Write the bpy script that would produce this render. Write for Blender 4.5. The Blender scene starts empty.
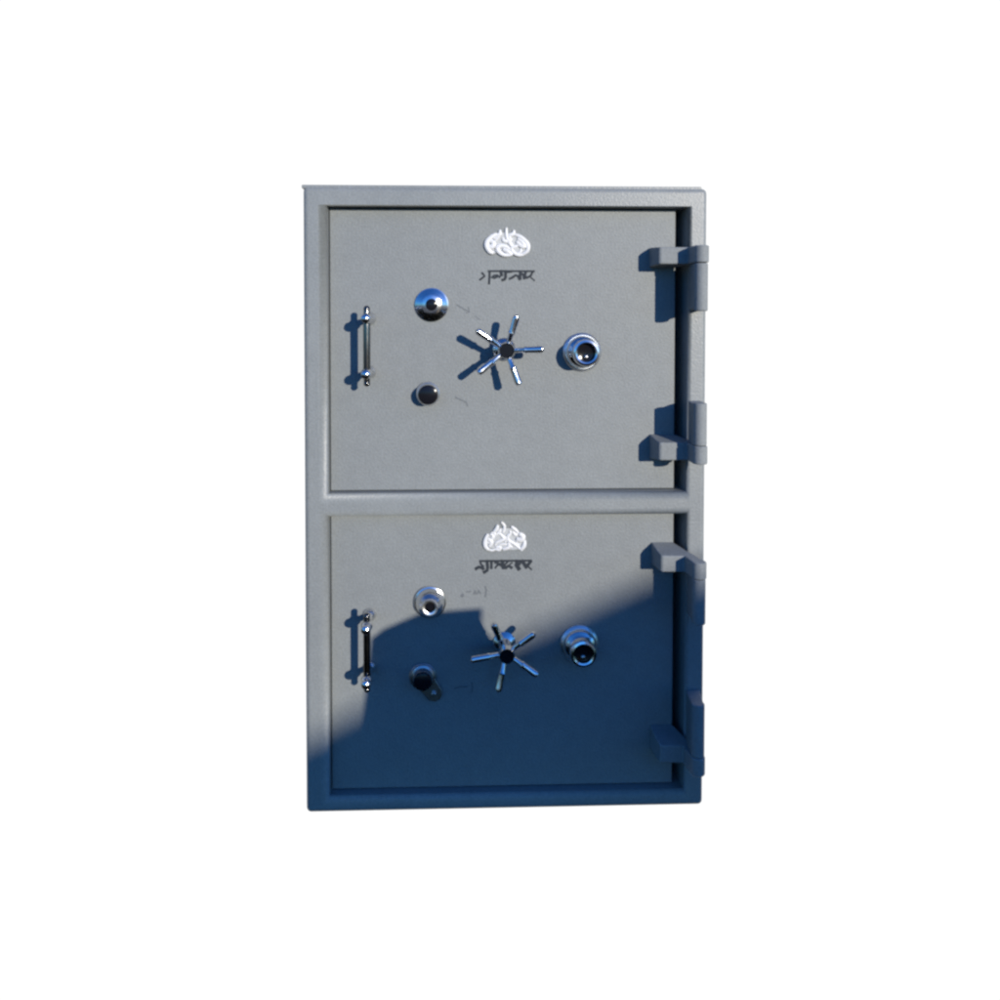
import bpy, bmesh, math, random
from mathutils import Vector, Matrix
random.seed(7)
scene = bpy.context.scene
COL = scene.collection

# ------------------------------------------------------------------ sizes (metres)
W, H, D = 0.90, 1.402, 0.68          # cabinet
FACE = 0.0336                        # door face behind the frame front
ROOT = Vector((W / 2, D / 2, 0))

# ------------------------------------------------------------------ materials
def new_mat(name):
    m = bpy.data.materials.new(name); m.use_nodes = True
    nt = m.node_tree
    return m, nt, nt.nodes['Principled BSDF']

def paint(name, base, rough=0.42, grain=0.10, bump=0.22):
    """hammered enamel: fine orange peel, faint cloudy dust, small wear"""
    m, nt, b = new_mat(name)
    N, L = nt.nodes, nt.links
    tc = N.new('ShaderNodeTexCoord')
    fine = N.new('ShaderNodeTexNoise'); fine.inputs['Scale'].default_value = 210; fine.inputs['Detail'].default_value = 3
    big = N.new('ShaderNodeTexNoise'); big.inputs['Scale'].default_value = 3.2; big.inputs['Detail'].default_value = 5
    mid = N.new('ShaderNodeTexNoise'); mid.inputs['Scale'].default_value = 34; mid.inputs['Detail'].default_value = 4
    for n in (fine, big, mid): L.new(tc.outputs['Object'], n.inputs['Vector'])
    ramp = N.new('ShaderNodeMapRange'); ramp.inputs['From Min'].default_value = 0.3; ramp.inputs['From Max'].default_value = 0.7
    ramp.inputs['To Min'].default_value = 1 - grain; ramp.inputs['To Max'].default_value = 1 + grain
    L.new(fine.outputs['Fac'], ramp.inputs['Value'])
    r2 = N.new('ShaderNodeMapRange'); r2.inputs['From Min'].default_value = 0.3; r2.inputs['From Max'].default_value = 0.7
    r2.inputs['To Min'].default_value = 0.96; r2.inputs['To Max'].default_value = 1.05
    L.new(big.outputs['Fac'], r2.inputs['Value'])
    r3 = N.new('ShaderNodeMapRange'); r3.inputs['From Min'].default_value = 0.3; r3.inputs['From Max'].default_value = 0.7
    r3.inputs['To Min'].default_value = 0.96; r3.inputs['To Max'].default_value = 1.035
    L.new(mid.outputs['Fac'], r3.inputs['Value'])
    mu = N.new('ShaderNodeMath'); mu.operation = 'MULTIPLY'; L.new(ramp.outputs[0], mu.inputs[0]); L.new(r2.outputs[0], mu.inputs[1])
    mu2 = N.new('ShaderNodeMath'); mu2.operation = 'MULTIPLY'; L.new(mu.outputs[0], mu2.inputs[0]); L.new(r3.outputs[0], mu2.inputs[1])
    vm = N.new('ShaderNodeVectorMath'); vm.operation = 'SCALE'; vm.inputs[0].default_value = base
    L.new(mu2.outputs[0], vm.inputs['Scale']); L.new(vm.outputs[0], b.inputs['Base Color'])
    rr = N.new('ShaderNodeMapRange'); rr.inputs['To Min'].default_value = rough - 0.07; rr.inputs['To Max'].default_value = rough + 0.1
    L.new(big.outputs['Fac'], rr.inputs['Value']); L.new(rr.outputs[0], b.inputs['Roughness'])
    bp = N.new('ShaderNodeBump'); bp.inputs['Strength'].default_value = bump; bp.inputs['Distance'].default_value = 0.002
    L.new(fine.outputs['Fac'], bp.inputs['Height']); L.new(bp.outputs[0], b.inputs['Normal'])
    b.inputs['Specular IOR Level'].default_value = 0.38
    return m

def metal(name, col, rough, scratch=0.06):
    m, nt, b = new_mat(name)
    N, L = nt.nodes, nt.links
    tc = N.new('ShaderNodeTexCoord')
    n = N.new('ShaderNodeTexNoise'); n.inputs['Scale'].default_value = 90; n.inputs['Detail'].default_value = 4
    L.new(tc.outputs['Object'], n.inputs['Vector'])
    r = N.new('ShaderNodeMapRange'); r.inputs['To Min'].default_value = max(0.02, rough - scratch); r.inputs['To Max'].default_value = rough + scratch
    L.new(n.outputs['Fac'], r.inputs['Value']); L.new(r.outputs[0], b.inputs['Roughness'])
    b.inputs['Base Color'].default_value = (*col, 1); b.inputs['Metallic'].default_value = 1
    return m

def plain(name, col, rough=0.5, spec=0.5):
    m, nt, b = new_mat(name)
    N, L = nt.nodes, nt.links
    tc = N.new('ShaderNodeTexCoord')
    n = N.new('ShaderNodeTexNoise'); n.inputs['Scale'].default_value = 60; n.inputs['Detail'].default_value = 4
    L.new(tc.outputs['Object'], n.inputs['Vector'])
    r = N.new('ShaderNodeMapRange'); r.inputs['To Min'].default_value = 0.85; r.inputs['To Max'].default_value = 1.15
    L.new(n.outputs['Fac'], r.inputs['Value'])
    vm = N.new('ShaderNodeVectorMath'); vm.operation = 'SCALE'; vm.inputs[0].default_value = col
    L.new(r.outputs[0], vm.inputs['Scale']); L.new(vm.outputs[0], b.inputs['Base Color'])
    b.inputs['Roughness'].default_value = rough; b.inputs['Specular IOR Level'].default_value = spec
    return m

M_PAINT = paint('grey_hammered_enamel', (0.215, 0.229, 0.230), rough=0.40, bump=0.32)
M_PAINT.node_tree.nodes['Principled BSDF'].inputs['Specular IOR Level'].default_value = 0.42
M_HINGE = paint('grey_hinge_enamel', (0.215, 0.230, 0.234), rough=0.6)
M_HINGE.node_tree.nodes['Principled BSDF'].inputs['Specular IOR Level'].default_value = 0.2
M_DOOR = paint('grey_door_enamel', (0.203, 0.216, 0.216), rough=0.54, bump=0.40)
M_CHROME = metal('polished_chrome', (0.74, 0.74, 0.74), 0.18)
M_SATIN = metal('satin_chrome', (0.86, 0.86, 0.86), 0.32)
M_STEEL = metal('dull_steel', (0.42, 0.42, 0.43), 0.32)
M_BLACK = plain('black_bakelite', (0.008, 0.008, 0.011), 0.16, 0.25)
M_WHITE = plain('white_cast_emblem', (0.64, 0.64, 0.64), 0.4)
M_BACK = plain('grey_emblem_ground', (0.42, 0.43, 0.43), 0.5)
M_BAR = metal('tarnished_bar', (0.16, 0.155, 0.15), 0.18)
M_INK = plain('dark_lettering', (0.028, 0.033, 0.040), 0.7, 0.2)
M_FAINT = plain('faded_ink', (0.120, 0.132, 0.140), 0.6)
M_DARK = plain('dark_interior', (0.02, 0.022, 0.026), 0.8)

# ------------------------------------------------------------------ helpers
def link(name, bm, mat, parent=None, loc=(0, 0, 0), smooth=True, mats=None):
    bmesh.ops.recalc_face_normals(bm, faces=bm.faces)
    me = bpy.data.meshes.new(name); bm.to_mesh(me); bm.free()
    o = bpy.data.objects.new(name, me); COL.objects.link(o)
    for m in (mats or [mat]): me.materials.append(m)
    if smooth:
        for p in me.polygons: p.use_smooth = True
        try: me.set_sharp_from_angle(angle=math.radians(32))
        except Exception: pass
    o.location = loc
    if parent: o.parent = parent
    return o

def box(bm, x0, x1, y0, y1, z0, z1):
    vs = [bm.verts.new((x, y, z)) for x in (x0, x1) for y in (y0, y1) for z in (z0, z1)]
    for f in ((0, 1, 3, 2), (4, 6, 7, 5), (0, 4, 5, 1), (2, 3, 7, 6), (0, 2, 6, 4), (1, 5, 7, 3)):
        bm.faces.new([vs[i] for i in f])
    return vs

def prism_z(bm, pts, z0, z1):
    a = [bm.verts.new((x, y, z0)) for x, y in pts]; b = [bm.verts.new((x, y, z1)) for x, y in pts]
    n = len(pts)
    bm.faces.new(a); bm.faces.new(b)
    for i in range(n): bm.faces.new((a[i], a[(i + 1) % n], b[(i + 1) % n], b[i]))

def lathe(bm, prof, seg=56, c=(0, 0), mi=None, squash=(1, 1)):
    """profile (radius, height out of the door) turned about the -Y axis"""
    rings = []
    for r, h in prof:
        if r < 1e-6: rings.append([bm.verts.new((c[0], -h, c[1]))])
        else: rings.append([bm.verts.new((c[0] + r * squash[0] * math.cos(2 * math.pi * k / seg), -h, c[1] + r * squash[1] * math.sin(2 * math.pi * k / seg))) for k in range(seg)])
    for i in range(len(rings) - 1):
        A, B = rings[i], rings[i + 1]
        for k in range(seg):
            k2 = (k + 1) % seg
            if len(A) == 1 and len(B) == 1: continue
            if len(A) == 1: f = bm.faces.new((A[0], B[k], B[k2]))
            elif len(B) == 1: f = bm.faces.new((A[k], A[k2], B[0]))
            else: f = bm.faces.new((A[k], A[k2], B[k2], B[k]))
            if mi: f.material_index = mi[i]

def tube(bm, pts, rads, seg=14, flat=1.0, mi=0):
    """tapered round tube through pts with rounded ends; flat squashes it along Y"""
    P = [Vector(p) for p in pts]
    d0 = (P[1] - P[0]).normalized(); d1 = (P[-1] - P[-2]).normalized()
    st = []
    for a in (0.0, 0.5, 0.85): st.append((P[0] - d0 * rads[0] * (1 - a) * 0.9, d0, rads[0] * math.sqrt(max(0, 1 - (1 - a) ** 2)) + 1e-5))
    for i, p in enumerate(P):
        t = ((P[min(i + 1, len(P) - 1)] - P[max(i - 1, 0)])).normalized(); st.append((p, t, rads[i]))
    for a in (0.85, 0.5, 0.0): st.append((P[-1] + d1 * rads[-1] * (1 - a) * 0.9, d1, rads[-1] * math.sqrt(max(0, 1 - (1 - a) ** 2)) + 1e-5))
    rings = []
    for p, t, r in st:
        ref = Vector((0, 1, 0)) if abs(t.y) < 0.9 else Vector((1, 0, 0))
        u = t.cross(ref).normalized(); v = t.cross(u).normalized()
        ring = []
        for k in range(seg):
            a = 2 * math.pi * k / seg
            o = u * math.cos(a) * r + v * math.sin(a) * r
            if flat != 1.0: o.y *= flat
            ring.append(bm.verts.new(p + o))
        rings.append(ring)
    for i in range(len(rings) - 1):
        for k in range(seg):
            f = bm.faces.new((rings[i][k], rings[i][(k + 1) % seg], rings[i + 1][(k + 1) % seg], rings[i + 1][k])); f.material_index = mi
    bm.faces.new(rings[0]); bm.faces.new(rings[-1])

def ball(bm, c, r, sy=1.0, mi=0, seg=20):
    res = bmesh.ops.create_uvsphere(bm, u_segments=seg, v_segments=seg // 2, radius=r, matrix=Matrix.Translation(c) @ Matrix.Diagonal((1, sy, 1, 1)))
    for v in res['verts']:
        for f in v.link_faces: f.material_index = mi

def bevel(o, w, seg=3, ang=35):
    m = o.modifiers.new('bevel', 'BEVEL'); m.width = w; m.segments = seg; m.limit_method = 'ANGLE'; m.angle_limit = math.radians(ang)
    m.harden_normals = True
    return m

def empty(name, loc, parent=None):
    o = bpy.data.objects.new(name, None); COL.objects.link(o); o.location = loc; o.empty_display_size = 0.1
    if parent: o.parent = parent
    return o

# ------------------------------------------------------------------ the safe
safe = empty('double_door_safe', ROOT)
safe['label'] = 'tall grey steel safe with two doors stacked one above the other and chrome hand wheels'
safe['category'] = 'safe'
OFF = -ROOT

# --- cabinet: a body with two pockets, rolled edges round both
XS = [0.0, 0.0515, 0.8585, W]
ZS = [0.0, 0.0325, 0.6680, 0.7195, 1.3608, H]
POCKET = 0.11
bm = bmesh.new()
bw = bm.edges.layers.float.get('bevel_weight_edge') or bm.edges.layers.float.new('bevel_weight_edge')
g = {}
for i, x in enumerate(XS):
    for j, z in enumerate(ZS): g[i, j] = bm.verts.new((x, 0, z))
holes = []
for i in range(3):
    for j in range(5):
        if i == 1 and j in (1, 3): holes.append((i, j)); continue
        bm.faces.new((g[i, j], g[i + 1, j], g[i + 1, j + 1], g[i, j + 1]))
for i, j in holes:
    cs = [g[i, j], g[i + 1, j], g[i + 1, j + 1], g[i, j + 1]]
    bk = [bm.verts.new((v.co.x, POCKET, v.co.z)) for v in cs]
    for k in range(4):
        bm.faces.new((cs[k], cs[(k + 1) % 4], bk[(k + 1) % 4], bk[k]))
        e = bm.edges.get((cs[k], cs[(k + 1) % 4])); e[bw] = ((1.0 if j == 3 else 1.0), 0.36, (0.06 if j == 3 else 0.8), 1.0)[k]
    bm.faces.new(bk)
loop = [g[i, 0] for i in range(4)] + [g[3, j] for j in range(1, 6)] + [g[i, 5] for i in (2, 1, 0)] + [g[0, j] for j in (4, 3, 2, 1)]
back = [bm.verts.new((v.co.x, D, v.co.z)) for v in loop]
n = len(loop)
for k in range(n):
    bm.faces.new((loop[k], loop[(k + 1) % n], back[(k + 1) % n], back[k]))
    e = bm.edges.get((loop[k], loop[(k + 1) % n])); e[bw] = 0.58
    if loop[k] in (g[0, 0], g[3, 0], g[3, 5], g[0, 5]):
        bm.edges.get((loop[k], back[k]))[bw] = 0.58
bm.faces.new(back)
cab = link('cabinet', bm, M_PAINT, safe, OFF)
md = cab.modifiers.new('rolled_edges', 'BEVEL'); md.width = 0.0195; md.segments = 7; md.limit_method = 'WEIGHT'; md.use_clamp_overlap = False

# thin welded top plate with a slightly proud left end
bm = bmesh.new(); box(bm, -0.0035, W - 0.012, 0.006, D - 0.01, H - 0.0035, H + 0.0045)
tp = link('top_plate', bm, M_PAINT, safe, OFF); bevel(tp, 0.0018, 2)

# --- doors
DX0, DX1 = 0.0532, 0.8380
def door(z0, z1):
    bm = bmesh.new(); box(bm, DX0, DX1, FACE, 0.085, z0, z1)
    o = link('door', bm, M_DOOR, safe, OFF); bevel(o, 0.0022, 3)
    return o
door_up = door(0.7210, 1.3588)
door_lo = door(0.0343, 0.6662)
door_up['label'] = 'upper door in full sun'
door_lo['label'] = 'lower door half in shade'

def at_face(x, z, lift=0.0):
    """offset of a fitting, relative to the safe, sitting on a door face"""
    return Vector((x, FACE - lift, z)) - ROOT

# --- pull handles
def pull_handle(x, z):
    hh = 0.064; half = 0.0600
    bm = bmesh.new()
    tube(bm, [(0, -hh, -half - 0.018), (0, -hh, -half), (0, -hh, half), (0, -hh, half + 0.018)], [0.0065, 0.0078, 0.0078, 0.0065], 20)
    ball(bm, (0, -hh, half + 0.021), 0.0072); ball(bm, (0, -hh, -half - 0.021), 0.0072)
    o = link('pull_handle', bm, M_BAR, safe, at_face(x, z))
    for s in (1, -1):
        bm = bmesh.new()
        lathe(bm, [(0, 0), (0.0150, 0), (0.0150, 0.003), (0.0125, 0.007), (0.0085, 0.012), (0.0070, 0.03), (0.0070, 0.047), (0.0110, 0.056), (0.0128, 0.064), (0.0110, 0.072), (0.0080, 0.076), (0.0100, 0.080), (0.0108, 0.085), (0.0090, 0.090), (0.005, 0.093), (0, 0.094)], 36)
        link('handle_post', bm, M_CHROME, o, (0, 0, s * half))
    return o
pull_handle(0.1425, 1.0510)
pull_handle(0.1405, 0.3770)

# --- hand wheels: hub with five spokes
def hand_wheel(x, z, turn):
    bm = bmesh.new()
    lathe(bm, [(0, 0), (0.026, 0), (0.026, 0.003), (0.021, 0.008), (0.0150, 0.012), (0.0130, 0.024), (0.0130, 0.040), (0.0175, 0.046), (0.0185, 0.050), (0.0185, 0.068), (0.0165, 0.0720)], 48)
    o = link('hand_wheel', bm, M_CHROME, safe, at_face(x, z))
    bm = bmesh.new(); lathe(bm, [(0.0165, 0.0720), (0.0155, 0.0712), (0.0145, 0.0690), (0, 0.0690)], 40)
    link('hub_cap', bm, M_BLACK, o)
    for k in range(5):
        a = math.radians(turn + 72 * k)
        c, s = math.cos(a), math.sin(a)
        bm = bmesh.new()
        P = lambda r, h: (c * r, -h, s * r)
        tube(bm, [P(0.010, 0.059), P(0.036, 0.064), P(0.041, 0.065), P(0.046, 0.0660), P(0.070, 0.071), P(0.075, 0.072)],
             [0.0060, 0.0060, 0.0084, 0.0072, 0.0082, 0.0078], 16)
        link('spoke', bm, M_CHROME, o)
    return o
hand_wheel(0.4470, 1.0410, 2)
hand_wheel(0.4480, 0.3680, 40)

# --- combination dials
def dial(x, z):
    bm = bmesh.new()
    lathe(bm, [(0, 0), (0.0440, 0), (0.0440, 0.004), (0.0405, 0.0075), (0.0385, 0.009), (0.0370, 0.009)], 64)
    # notched dial ring
    o = link('combination_dial', bm, M_SATIN, safe, at_face(x, z))
    bm = bmesh.new()
    lathe(bm, [(0.0375, 0.007), (0.0365, 0.014), (0.0335, 0.018), (0.0300, 0.020), (0.0240, 0.026), (0.0215, 0.033), (0.0225, 0.040),
               (0.0275, 0.0445), (0.0305, 0.048), (0.0305, 0.053), (0.0285, 0.056), (0.0240, 0.0575), (0.0205, 0.0560)], 64)
    link('dial_knob', bm, M_CHROME, o)
    bm = bmesh.new(); lathe(bm, [(0.0205, 0.0560), (0.0200, 0.0470), (0.0190, 0.0465), (0, 0.0465)], 48)
    link('dial_face', bm, M_BLACK, o)
    bm = bmesh.new(); ball(bm, (0.000, -0.049, -0.009), 0.0060, 0.7); link('dial_pointer', bm, M_STEEL, o)
    bm = bmesh.new()
    for k in range(50):
        a = 2 * math.pi * k / 50; L = 0.0045 if k % 5 == 0 else 0.0028
        r0 = 0.0408; c, s = math.cos(a), math.sin(a)
        vs = []
        for rr, w in ((r0 - L, -0.0003), (r0 - L, 0.0003), (r0, 0.0003), (r0, -0.0003)):
            h = 0.0079 + (0.0385 - min(rr, 0.0405)) * 0.75 + 0.0006
            vs.append(bm.verts.new((c * rr - s * w, -h, s * rr + c * w)))
        bm.faces.new(vs)
    link('dial_marking', bm, M_WHITE, o)
    return o
dial(0.6245, 1.0350)
dial(0.6205, 0.3630)

# --- keyhole locks
def lock(x, z, prof, cap, mat, label=None, hole=None, plate=None, mat_cap=None):
    bm = bmesh.new(); lathe(bm, prof, 56)
    o = link('keyhole_lock', bm, mat, safe, at_face(x, z))
    if label: o['label'] = label
    bm = bmesh.new(); lathe(bm, cap, 44); link('lock_cap', bm, mat_cap or M_BLACK, o)
    if hole:
        bm = bmesh.new(); lathe(bm, hole, 32); link('keyhole', bm, M_BLACK, o)
    if plate:
        px, pz, r = plate
        bm = bmesh.new()
        n = Vector((px, 0, pz)); L = n.length; a0 = math.atan2(pz, px); pts = []
        for k in range(17):
            a = a0 - math.pi / 2 + math.pi * k / 16; pts.append((px + r * math.cos(a), pz + r * math.sin(a)))
        for k in range(17):
            a = a0 + math.pi / 2 + math.pi * k / 16; pts.append((r * 1.2 * math.cos(a), r * 1.2 * math.sin(a)))
        A = [bm.verts.new((q[0], -0.005, q[1])) for q in pts]; B = [bm.verts.new((q[0], -0.010, q[1])) for q in pts]
        bm.faces.new(A); bm.faces.new(B)
        for k in range(len(pts)): bm.faces.new((A[k], A[(k + 1) % len(pts)], B[(k + 1) % len(pts)], B[k]))
        lathe(bm, [(0.006, 0.010), (0.006, 0.014), (0.004, 0.016), (0, 0.016)], 20, (px, pz))
        pl = link('cover_plate', bm, M_STEEL, o); bevel(pl, 0.001, 2)
    return o
CONE = [(0, 0), (0.0375, 0), (0.0378, 0.004), (0.0350, 0.0052), (0.0342, 0.0092), (0.0300, 0.0116), (0.0232, 0.0150), (0.0225, 0.0186), (0.0180, 0.0202), (0.0125, 0.0210)]
lock(0.2825, 1.1420, CONE, [(0.0125, 0.0205), (0.0134, 0.0240), (0.0130, 0.0275), (0.010, 0.0290), (0, 0.0295)], M_CHROME, 'chrome cone lock with small black cap')
lock(0.2745, 0.9410, [(0, 0), (0.0275, 0), (0.0277, 0.004), (0.0260, 0.008), (0.0235, 0.010), (0.0230, 0.022), (0.0205, 0.026)],
     [(0.0220, 0.025), (0.0224, 0.030), (0.0215, 0.0330), (0.0180, 0.0345), (0, 0.0350)], M_SATIN, 'round lock with wide black cap')
lock(0.2780, 0.4650, [(0, 0), (0.0365, 0), (0.0370, 0.004), (0.0355, 0.007), (0.0330, 0.008), (0.0322, 0.013), (0.0280, 0.0200), (0.0235, 0.0260), (0.0190, 0.0310), (0.0180, 0.0325)],
     [(0.0180, 0.0315), (0.0185, 0.0370), (0.0172, 0.0390), (0.0145, 0.0390), (0.0115, 0.0375)], M_CHROME, 'chrome cone lock with white rimmed keyhole',
     hole=[(0.0115, 0.0375), (0.0110, 0.0330), (0, 0.0330)], mat_cap=M_SATIN)
lock(0.2615, 0.2930, [(0, 0), (0.0310, 0), (0.0312, 0.004), (0.0290, 0.006), (0.0280, 0.009), (0.0235, 0.011), (0.0222, 0.020), (0.0205, 0.023)],
     [(0.0205, 0.022), (0.0207, 0.026), (0.0200, 0.0290), (0.0170, 0.0305), (0, 0.0310)], M_STEEL, 'round lock with black cap and swung cover plate',
     plate=(0.025, -0.036, 0.0185))

# --- hinges: curved strap on the door, standing barrel on the frame
BX, BY, BR = 0.8630, -0.0670, 0.0150
def cyl_z(bm, x, y, r, z0, z1, seg=40):
    pts = [(x + r * math.cos(2 * math.pi * k / seg), y + r * math.sin(2 * math.pi * k / seg)) for k in range(seg)]
    prism_z(bm, pts, z0, z1)
def hinge(xl, xr, z0, z1, b0, b1, up=0.0, dn=0.0):
    bm = bmesh.new()
    kx, ky, kr = BX + 0.0003, BY, BR + 0.0008
    arc = [(kx + kr * math.cos(math.radians(a)), ky + kr * math.sin(math.radians(a))) for a in range(178, 421, 14)]
    prism_z(bm, [(xl - 0.007, FACE + 0.001), (xl - 0.004, -0.006), (xl, -0.0240), (xl + 0.003, -0.0268), (xr, -0.0290)] + arc + [(BX + 0.006, -0.030), (0.8560, -0.0040), (0.8370, FACE + 0.001)], z0, z1)
    for v in bm.verts:                                   # the strap flares towards its foot on the door
        t = min(1, max(0, (v.co.y + 0.027) / 0.060)) if v.co.x < 0.858 else 0
        if v.co.z > (z0 + z1) / 2: v.co.z += up * t
        else: v.co.z -= dn * t
    o = link('hinge', bm, M_HINGE, safe, OFF); bevel(o, 0.0030, 3, 40)
    bm = bmesh.new()
    cyl_z(bm, BX, BY, BR - 0.0006, b0, b1)
    k = link('hinge_barrel', bm, M_HINGE, o); bevel(k, 0.003, 3, 50)
    bm = bmesh.new()
    prism_z(bm, [(BX - 0.0125, BY + 0.004), (BX + 0.0140, BY + 0.003), (0.8860, -0.020), (0.8880, 0.002), (BX - 0.0020, 0.002), (BX - 0.0080, -0.014)], b0 + (0.003 if b0 < z0 else -0.0005), b1 + (0.0005 if b0 < z0 else -0.003))
    q = link('hinge_bracket', bm, M_HINGE, o); bevel(q, 0.0025, 3, 30)
    return o
hinge(0.7840, 0.8460, 1.2310, 1.2680, 1.1270, 1.2300, 0.004, 0.004)
hinge(0.7870, 0.8480, 0.7970, 0.8365, 0.8370, 0.9290, 0.010, 0.006)
hinge(0.7925, 0.8430, 0.5475, 0.5840, 0.4480, 0.5470, 0.013, 0.0)
hinge(0.7925, 0.8430, 0.1170, 0.1565, 0.1570, 0.2730, 0.016, 0.0)

# --- emblems: cast relief of curling strokes, writing below
def px_map(x, z, w, wz=None):
    k = 56.0 / 1000 * 0.002239 * 1.025
    return lambda u, v: (x + (u - 512) * k, 0, z - (v - 350) * k)
EMB_A = [
 ([(330,215),(250,260),(175,340),(165,430),(220,520),(270,540)], 40),
 ([(240,330),(290,380),(250,440),(190,430)], 42), ([(300,290),(340,240),(400,210),(398,150)], 30), ([(398,150),(380,240),(320,330)], 26),
 ([(512,110),(510,200),(530,300),(590,380),(640,440)], 27), ([(450,285),(470,330),(540,345)], 30),
 ([(645,155),(630,210),(560,240),(580,320)], 32), ([(640,215),(740,250),(830,320),(890,400),(885,500),(820,555)], 36),
 ([(720,300),(790,350),(830,430),(760,410),(700,350)], 38), ([(820,560),(740,580),(650,545),(600,470),(660,430),(720,410)], 30),
 ([(580,575),(480,580),(400,540),(350,470),(400,420),(500,430),(560,470)], 36), ([(460,480),(540,520),(600,570)], 36),
 ([(770,470),(760,520),(700,560)], 22), ([(600,300),(560,350),(600,420)], 30)]
EMB_B = [
 ([(190,300),(150,400),(150,500),(200,560)], 34), ([(250,290),(290,330),(250,400),(200,440)], 26), ([(370,140),(350,200),(310,240)], 34),
 ([(440,80),(490,140),(485,210),(470,260)], 24), ([(380,280),(430,300),(480,380),(420,410),(350,440),(330,490)], 24),
 ([(350,520),(420,530),(400,570),(340,560)], 26), ([(470,560),(540,540),(590,510)], 28), ([(620,160),(680,210),(740,270)], 26),
 ([(590,240),(600,280),(550,330),(560,400),(640,450),(720,510),(780,570)], 26), ([(770,290),(820,340),(780,390),(720,380)], 46),
 ([(850,420),(840,500),(790,570)], 34), ([(200,560),(270,580),(330,560)], 18), ([(540,480),(460,470),(400,490)], 16),
 ([(270,260),(320,280),(300,350)], 22), ([(720,420),(700,470),(760,480)], 16), ([(210,380),(260,430),(230,500)], 34), ([(420,200),(400,250),(340,300)], 24),
 ([(640,250),(680,300),(720,300)], 26), ([(600,440),(560,470),(620,530)], 24), ([(480,330),(520,380),(500,440)], 20)]
def emblem(strokes, parent, x, z):
    f = px_map(x, z, 0)
    k = 56.0 / 1000 * 0.002239 * 1.025
    bm = bmesh.new()
    for pts, w in strokes:
        P = []
        for i in range(len(pts) - 1):          # smooth the polyline a little
            for t in (0, 0.33, 0.66):
                a = Vector(f(*pts[max(i - 1, 0)])); b = Vector(f(*pts[i])); c = Vector(f(*pts[i + 1])); d = Vector(f(*pts[min(i + 2, len(pts) - 1)]))
                P.append(0.5 * ((2 * b) + (c - a) * t + (2 * a - 5 * b + 4 * c - d) * t * t + (3 * b - a - 3 * c + d) * t ** 3))
        P.append(Vector(f(*pts[-1])))
        r = w * k * 1.2
        for p in P: p.y = FACE - 0.001 - r * 0.3
        m = len(P)
        tube(bm, P, [r * (0.62 + 0.38 * math.sin(math.pi * (i + 0.6) / (m + 0.2))) for i in range(m)], 10, flat=0.75)
    base = [(130,440),(150,340),(240,265),(330,215),(395,185),(520,190),(640,195),(740,255),(840,330),(885,420),(870,500),(780,560),(650,575),(520,565),(400,555),(280,545),(190,525)]
    A = [bm.verts.new(Vector(f(*p)) + Vector((0, FACE + 0.0005, 0))) for p in base]; B = [bm.verts.new(Vector(f(*p)) + Vector((0, FACE - 0.0016, 0))) for p in base]
    fs = [bm.faces.new(A), bm.faces.new(B)] + [bm.faces.new((A[q], A[(q + 1) % len(base)], B[(q + 1) % len(base)], B[q])) for q in range(len(base))]
    for q in fs: q.material_index = 1
    return link('emblem', bm, None, parent, (0, 0, 0), mats=[M_WHITE, M_BACK])
e1 = emblem(EMB_A, door_up, 0.4515, 1.2840)
e2 = emblem(EMB_B, door_lo, 0.4505, 0.6115)

def ribbon(bm, pts, w, y0, th=0.0009):
    """flat pen stroke, a thin raised strip standing on the face"""
    P = [Vector((p[0], p[1])) for p in pts]; w = w * 1.28
    Ls, Rs = [], []
    for i, p in enumerate(P):
        t = (P[min(i + 1, len(P) - 1)] - P[max(i - 1, 0)]).normalized(); nn = Vector((-t.y, t.x)) * w / 2
        if i == 0: p = p - t * w * 0.4
        if i == len(P) - 1: p = p + t * w * 0.4
        Ls.append(p + nn); Rs.append(p - nn)
    top = [[bm.verts.new((q.x, y0 - th, q.y)) for q in S] for S in (Ls, Rs)]
    bot = [[bm.verts.new((q.x, y0, q.y)) for q in S] for S in (Ls, Rs)]
    for i in range(len(P) - 1):
        bm.faces.new((top[0][i], top[0][i + 1], top[1][i + 1], top[1][i]))
        bm.faces.new((top[0][i], bot[0][i], bot[0][i + 1], top[0][i + 1]))
        bm.faces.new((top[1][i], top[1][i + 1], bot[1][i + 1], bot[1][i]))
    bm.faces.new((top[0][0], top[1][0], bot[1][0], bot[0][0])); bm.faces.new((top[0][-1], bot[0][-1], bot[1][-1], top[1][-1]))

def writing(name, strokes, parent, x0, ztop, span_px, mat, s=1.0):
    k = span_px / 1000.0 * 0.002239 * 1.025
    bm = bmesh.new()
    for i, (pts, w) in enumerate(strokes):
        ribbon(bm, [(x0 + u * k, ztop - v * k) for u, v in pts], w * k * s, FACE + 0.0001, 0.0006 + 0.00004 * i)
    return link(name, bm, mat, parent, smooth=False)
TXT_A = [([(215,100),(900,100)],22), ([(88,228),(120,205),(158,172),(140,150),(120,128)],24), ([(232,100),(230,200),(224,285)],26),
 ([(268,195),(300,165),(345,160),(385,190)],24), ([(300,205),(340,185)],24), ([(402,100),(410,160)],36), ([(468,100),(472,180),(460,222),(425,232)],34),
 ([(500,118),(560,112)],18), ([(535,212),(575,195),(620,160),(655,170),(682,222)],28), ([(690,100),(692,215)],30), ([(700,135),(740,150),(752,208)],30),
 ([(775,118),(760,160),(790,200),(830,178)],30), ([(880,108),(850,165),(812,190)],24), ([(850,190),(905,240)],14)]
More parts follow.
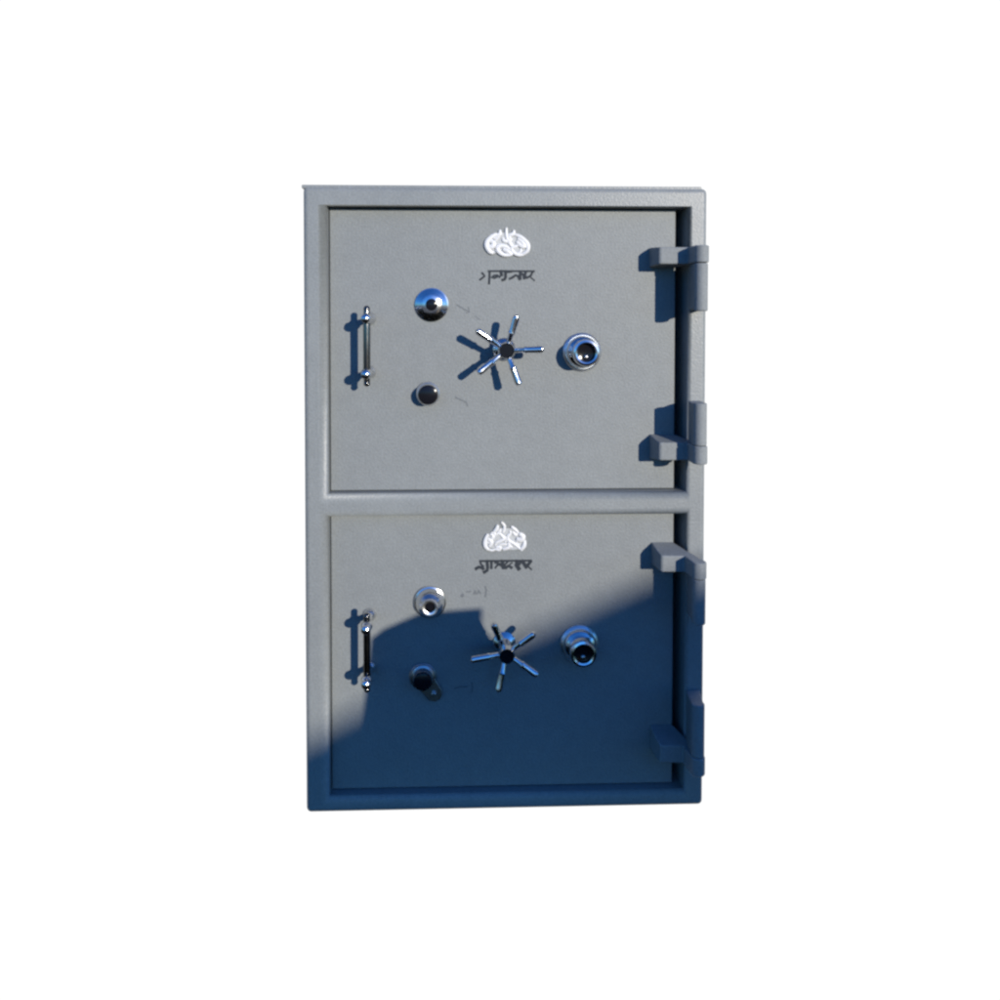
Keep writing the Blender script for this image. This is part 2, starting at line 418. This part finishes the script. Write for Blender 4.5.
TXT_B = [([(120,100),(870,100)],24), ([(60,212),(100,188),(150,200),(165,215)],36), ([(122,105),(132,145),(170,180)],22), ([(222,100),(232,190),(225,240),(180,265)],36),
 ([(288,100),(286,205)],30), ([(345,120),(380,135),(420,160)],30), ([(345,200),(372,165),(410,155)],22), ([(452,105),(445,160),(462,205),(495,200)],42),
 ([(530,108),(500,140),(478,165)],22), ([(500,195),(540,175),(580,200)],34), ([(560,150),(590,130)],16), ([(668,110),(655,165),(690,218)],46), ([(720,108),(700,160)],20),
 ([(738,108),(770,150),(800,195)],40), ([(866,110),(835,150),(800,190)],34), ([(825,185),(875,230)],18)]
writing('lettering', TXT_A, door_up, 0.3785, 1.2335, 66, M_INK)
writing('lettering', TXT_B, door_lo, 0.3735, 0.5725, 68, M_INK)
# small faded arrows and marks beside the locks
writing('dial_mark', [([(80,60),(230,150),(380,230)],26), ([(360,120),(380,230),(300,260)],22), ([(520,330),(640,420)],14)], door_up, 0.3330, 1.1470, 40, M_FAINT)
writing('dial_mark', [([(60,40),(220,120),(330,170)],30), ([(330,170),(350,260)],22)], door_up, 0.3310, 0.9360, 40, M_FAINT)
writing('dial_mark', [([(20,350),(60,310),(80,350),(40,380)],34), ([(150,260),(250,250)],24), ([(330,310),(360,230),(390,310)],32), ([(430,300),(450,220),(500,300)],32),
 ([(620,130),(645,220),(620,380)],30)], door_lo, 0.3475, 0.5100, 40, M_FAINT)
writing('dial_mark', [([(40,200),(160,170),(330,160)],26), ([(430,80),(450,180),(440,300),(390,300)],26)], door_lo, 0.3295, 0.2840, 44, M_FAINT)

# ------------------------------------------------------------------ behind the camera: unseen things added to throw the shade
def mono(name, mat, fn, label, cat):
    bm = bmesh.new(); fn(bm); o = link(name, bm, mat, None); o['label'] = label; o['category'] = cat
    return o

SUN = Vector((-0.55, 1.0, -0.23))
# yard ground, begins behind the photographer
bm = bmesh.new()
vs = [bm.verts.new(p) for p in ((-40, -60, 0), (60, -60, 0), (60, -2.0, 0), (-40, -2.0, 0))]; bm.faces.new(vs)
gr = link('ground', bm, plain('concrete_yard', (0.09, 0.09, 0.09), 0.9), None, smooth=False); gr['kind'] = 'structure'

# unseen lean-to, added so its sloping roof edge shades the lower half
sh = empty('shade_shed', (6.6, -9.8, 0)); sh['label'] = 'unseen lean-to added so its sloping roof shades the lower half of the safe'; sh['category'] = 'shade_shed'
def sz(x): return 0.162 + 0.23 * 9 + 0.447 * (x - 0.55 * 9)
def slab(x0, x1, y0, y1, lo, hi, drop):
    bm = bmesh.new()
    A = [(x0, lo(x0)), (x1, lo(x1)), (x1, hi(x1)), (x0, hi(x0))]
    a = [bm.verts.new((x, y0, z)) for x, z in A]; b = [bm.verts.new((x, y1, z - (drop if z > 0 else 0))) for x, z in A]
    bm.faces.new(a); bm.faces.new(b)
    for k in range(4): bm.faces.new((a[k], a[(k + 1) % 4], b[(k + 1) % 4], b[k]))
    return bm
link('shade_shed_wall', slab(4.45, 8.6, -9.1, -10.6, lambda x: 0.0, lambda x: sz(x) - 0.07, 0.6), plain('shade_shed_render', (0.16, 0.15, 0.14), 0.9), sh, (-6.6, 9.8, 0), smooth=False)
link('shade_shed_roof', slab(4.3, 8.8, -9.0, -10.7, lambda x: sz(x) - 0.055, sz, 0.6), plain('shade_shed_sheet', (0.12, 0.12, 0.13), 0.6), sh, (-6.6, 9.8, 0), smooth=False)

# unseen blocker added beside the photographer, cut to the near shadow's outline
T = 1.5
shade_outline = [(112,150),(122,200),(130,258),(143,381),(172,403),(209,419),(255,438),(330,444),(397,448),(389,424),(404,396),(421,370),(450,342),(455,150)]
bm = bmesh.new()
pp = [(u / 1000 + 0.55 * (T + FACE), v / 1000 + 0.23 * (T + FACE)) for u, v in shade_outline]
a = [bm.verts.new((x, -T, z)) for x, z in pp]
b = [bm.verts.new((x + 0.55 * 0.16, -T - 0.16, z + 0.23 * 0.16 - 0.03)) for x, z in pp]
bm.faces.new(a); bm.faces.new(b)
for k in range(len(pp)): bm.faces.new((a[k], a[(k + 1) % len(pp)], b[(k + 1) % len(pp)], b[k]))
blocker = link('shade_blocker', bm, plain('blocker_brown', (0.10, 0.08, 0.06), 0.9), None, smooth=False)
blocker['label'] = 'unseen brown shade blocker added to cast the near shadow'; blocker['category'] = 'blocker'
bm = bmesh.new(); box(bm, 0.94, 1.38, -1.84, -1.48, 0.0, 0.490)  # unseen wooden box, added to hold up the shade blocker
cr = link('blocker_stand', bm, plain('blocker_stand_wood', (0.20, 0.14, 0.08), 0.8), None, smooth=False); bevel(cr, 0.004, 2)
cr['label'] = 'unseen wooden box added under the brown shade blocker'; cr['category'] = 'stand'

# ------------------------------------------------------------------ light
w = bpy.data.worlds.new('World'); scene.world = w; w.use_nodes = True
N, L = w.node_tree.nodes, w.node_tree.links
for n_ in list(N): N.remove(n_)
out = N.new('ShaderNodeOutputWorld')
sky = N.new('ShaderNodeTexSky'); sky.sky_type = 'NISHITA'; sky.sun_disc = False
el = math.atan2(0.23, math.hypot(0.55, 1.0))
sky.sun_elevation = el
# sun stands towards (0.55, -1): Nishita rotation is measured from +Y, clockwise seen from above
sky.sun_rotation = math.atan2(0.55, -1.0)
sky.air_density = 1.0; sky.dust_density = 0.0; sky.ozone_density = 4.0
tint = N.new('ShaderNodeVectorMath'); tint.operation = 'MULTIPLY'; tint.inputs[1].default_value = (0.38, 0.90, 1.58)
bg = N.new('ShaderNodeBackground'); bg.inputs['Strength'].default_value = 0.15
wb = N.new('ShaderNodeBackground'); wb.inputs['Color'].default_value = (1, 1, 1, 1); wb.inputs['Strength'].default_value = 1.05
mix = N.new('ShaderNodeMixShader')
tc = N.new('ShaderNodeTexCoord'); sp = N.new('ShaderNodeSeparateXYZ'); mr = N.new('ShaderNodeMapRange'); mr.interpolation_type = 'SMOOTHSTEP'
mr.inputs['From Min'].default_value = 0.10; mr.inputs['From Max'].default_value = 0.32
L.new(tc.outputs['Generated'], sp.inputs[0]); L.new(sp.outputs['Y'], mr.inputs['Value'])
L.new(sky.outputs[0], tint.inputs[0]); L.new(tint.outputs[0], bg.inputs['Color'])
L.new(mr.outputs[0], mix.inputs[0]); L.new(bg.outputs[0], mix.inputs[1]); L.new(wb.outputs[0], mix.inputs[2]); L.new(mix.outputs[0], out.inputs[0])

ld = bpy.data.lights.new('sun', 'SUN'); ld.energy = 4.75; ld.angle = math.radians(0.53); ld.color = (1.0, 0.93, 0.81)
lo = bpy.data.objects.new('sun', ld); COL.objects.link(lo)
lo.rotation_euler = SUN.to_track_quat('-Z', 'Y').to_euler(); lo.location = (6, -10, 5)

# ------------------------------------------------------------------ camera
cd = bpy.data.cameras.new('camera'); cam = bpy.data.objects.new('camera', cd); COL.objects.link(cam); scene.camera = cam
cam.location = (0.31274, -1.67917, 1.11195)
pitch, yaw = 0.02451, 0.03092
fwd = Vector((math.sin(yaw) * math.cos(pitch), math.cos(yaw) * math.cos(pitch), -math.sin(pitch)))
cam.rotation_euler = fwd.to_track_quat('-Z', 'Y').to_euler()
cd.sensor_width = 36; cd.lens = 755.842 / 1000 * 36
cd.shift_x = (500 - 468.475) / 1000; cd.shift_y = -(500 - 336.656) / 1000
cd.clip_start = 0.01; cd.clip_end = 500

scene.render.engine = 'CYCLES'
scene.cycles.filter_width = 2.6
scene.cycles.max_bounces = 8
scene.cycles.sample_clamp_indirect = 4
scene.cycles.caustics_reflective = False
scene.cycles.use_denoising = True
vs_ = scene.view_settings
vs_.view_transform = 'Standard'; vs_.look = 'None'; vs_.exposure = 0; vs_.gamma = 1; vs_.use_curve_mapping = False
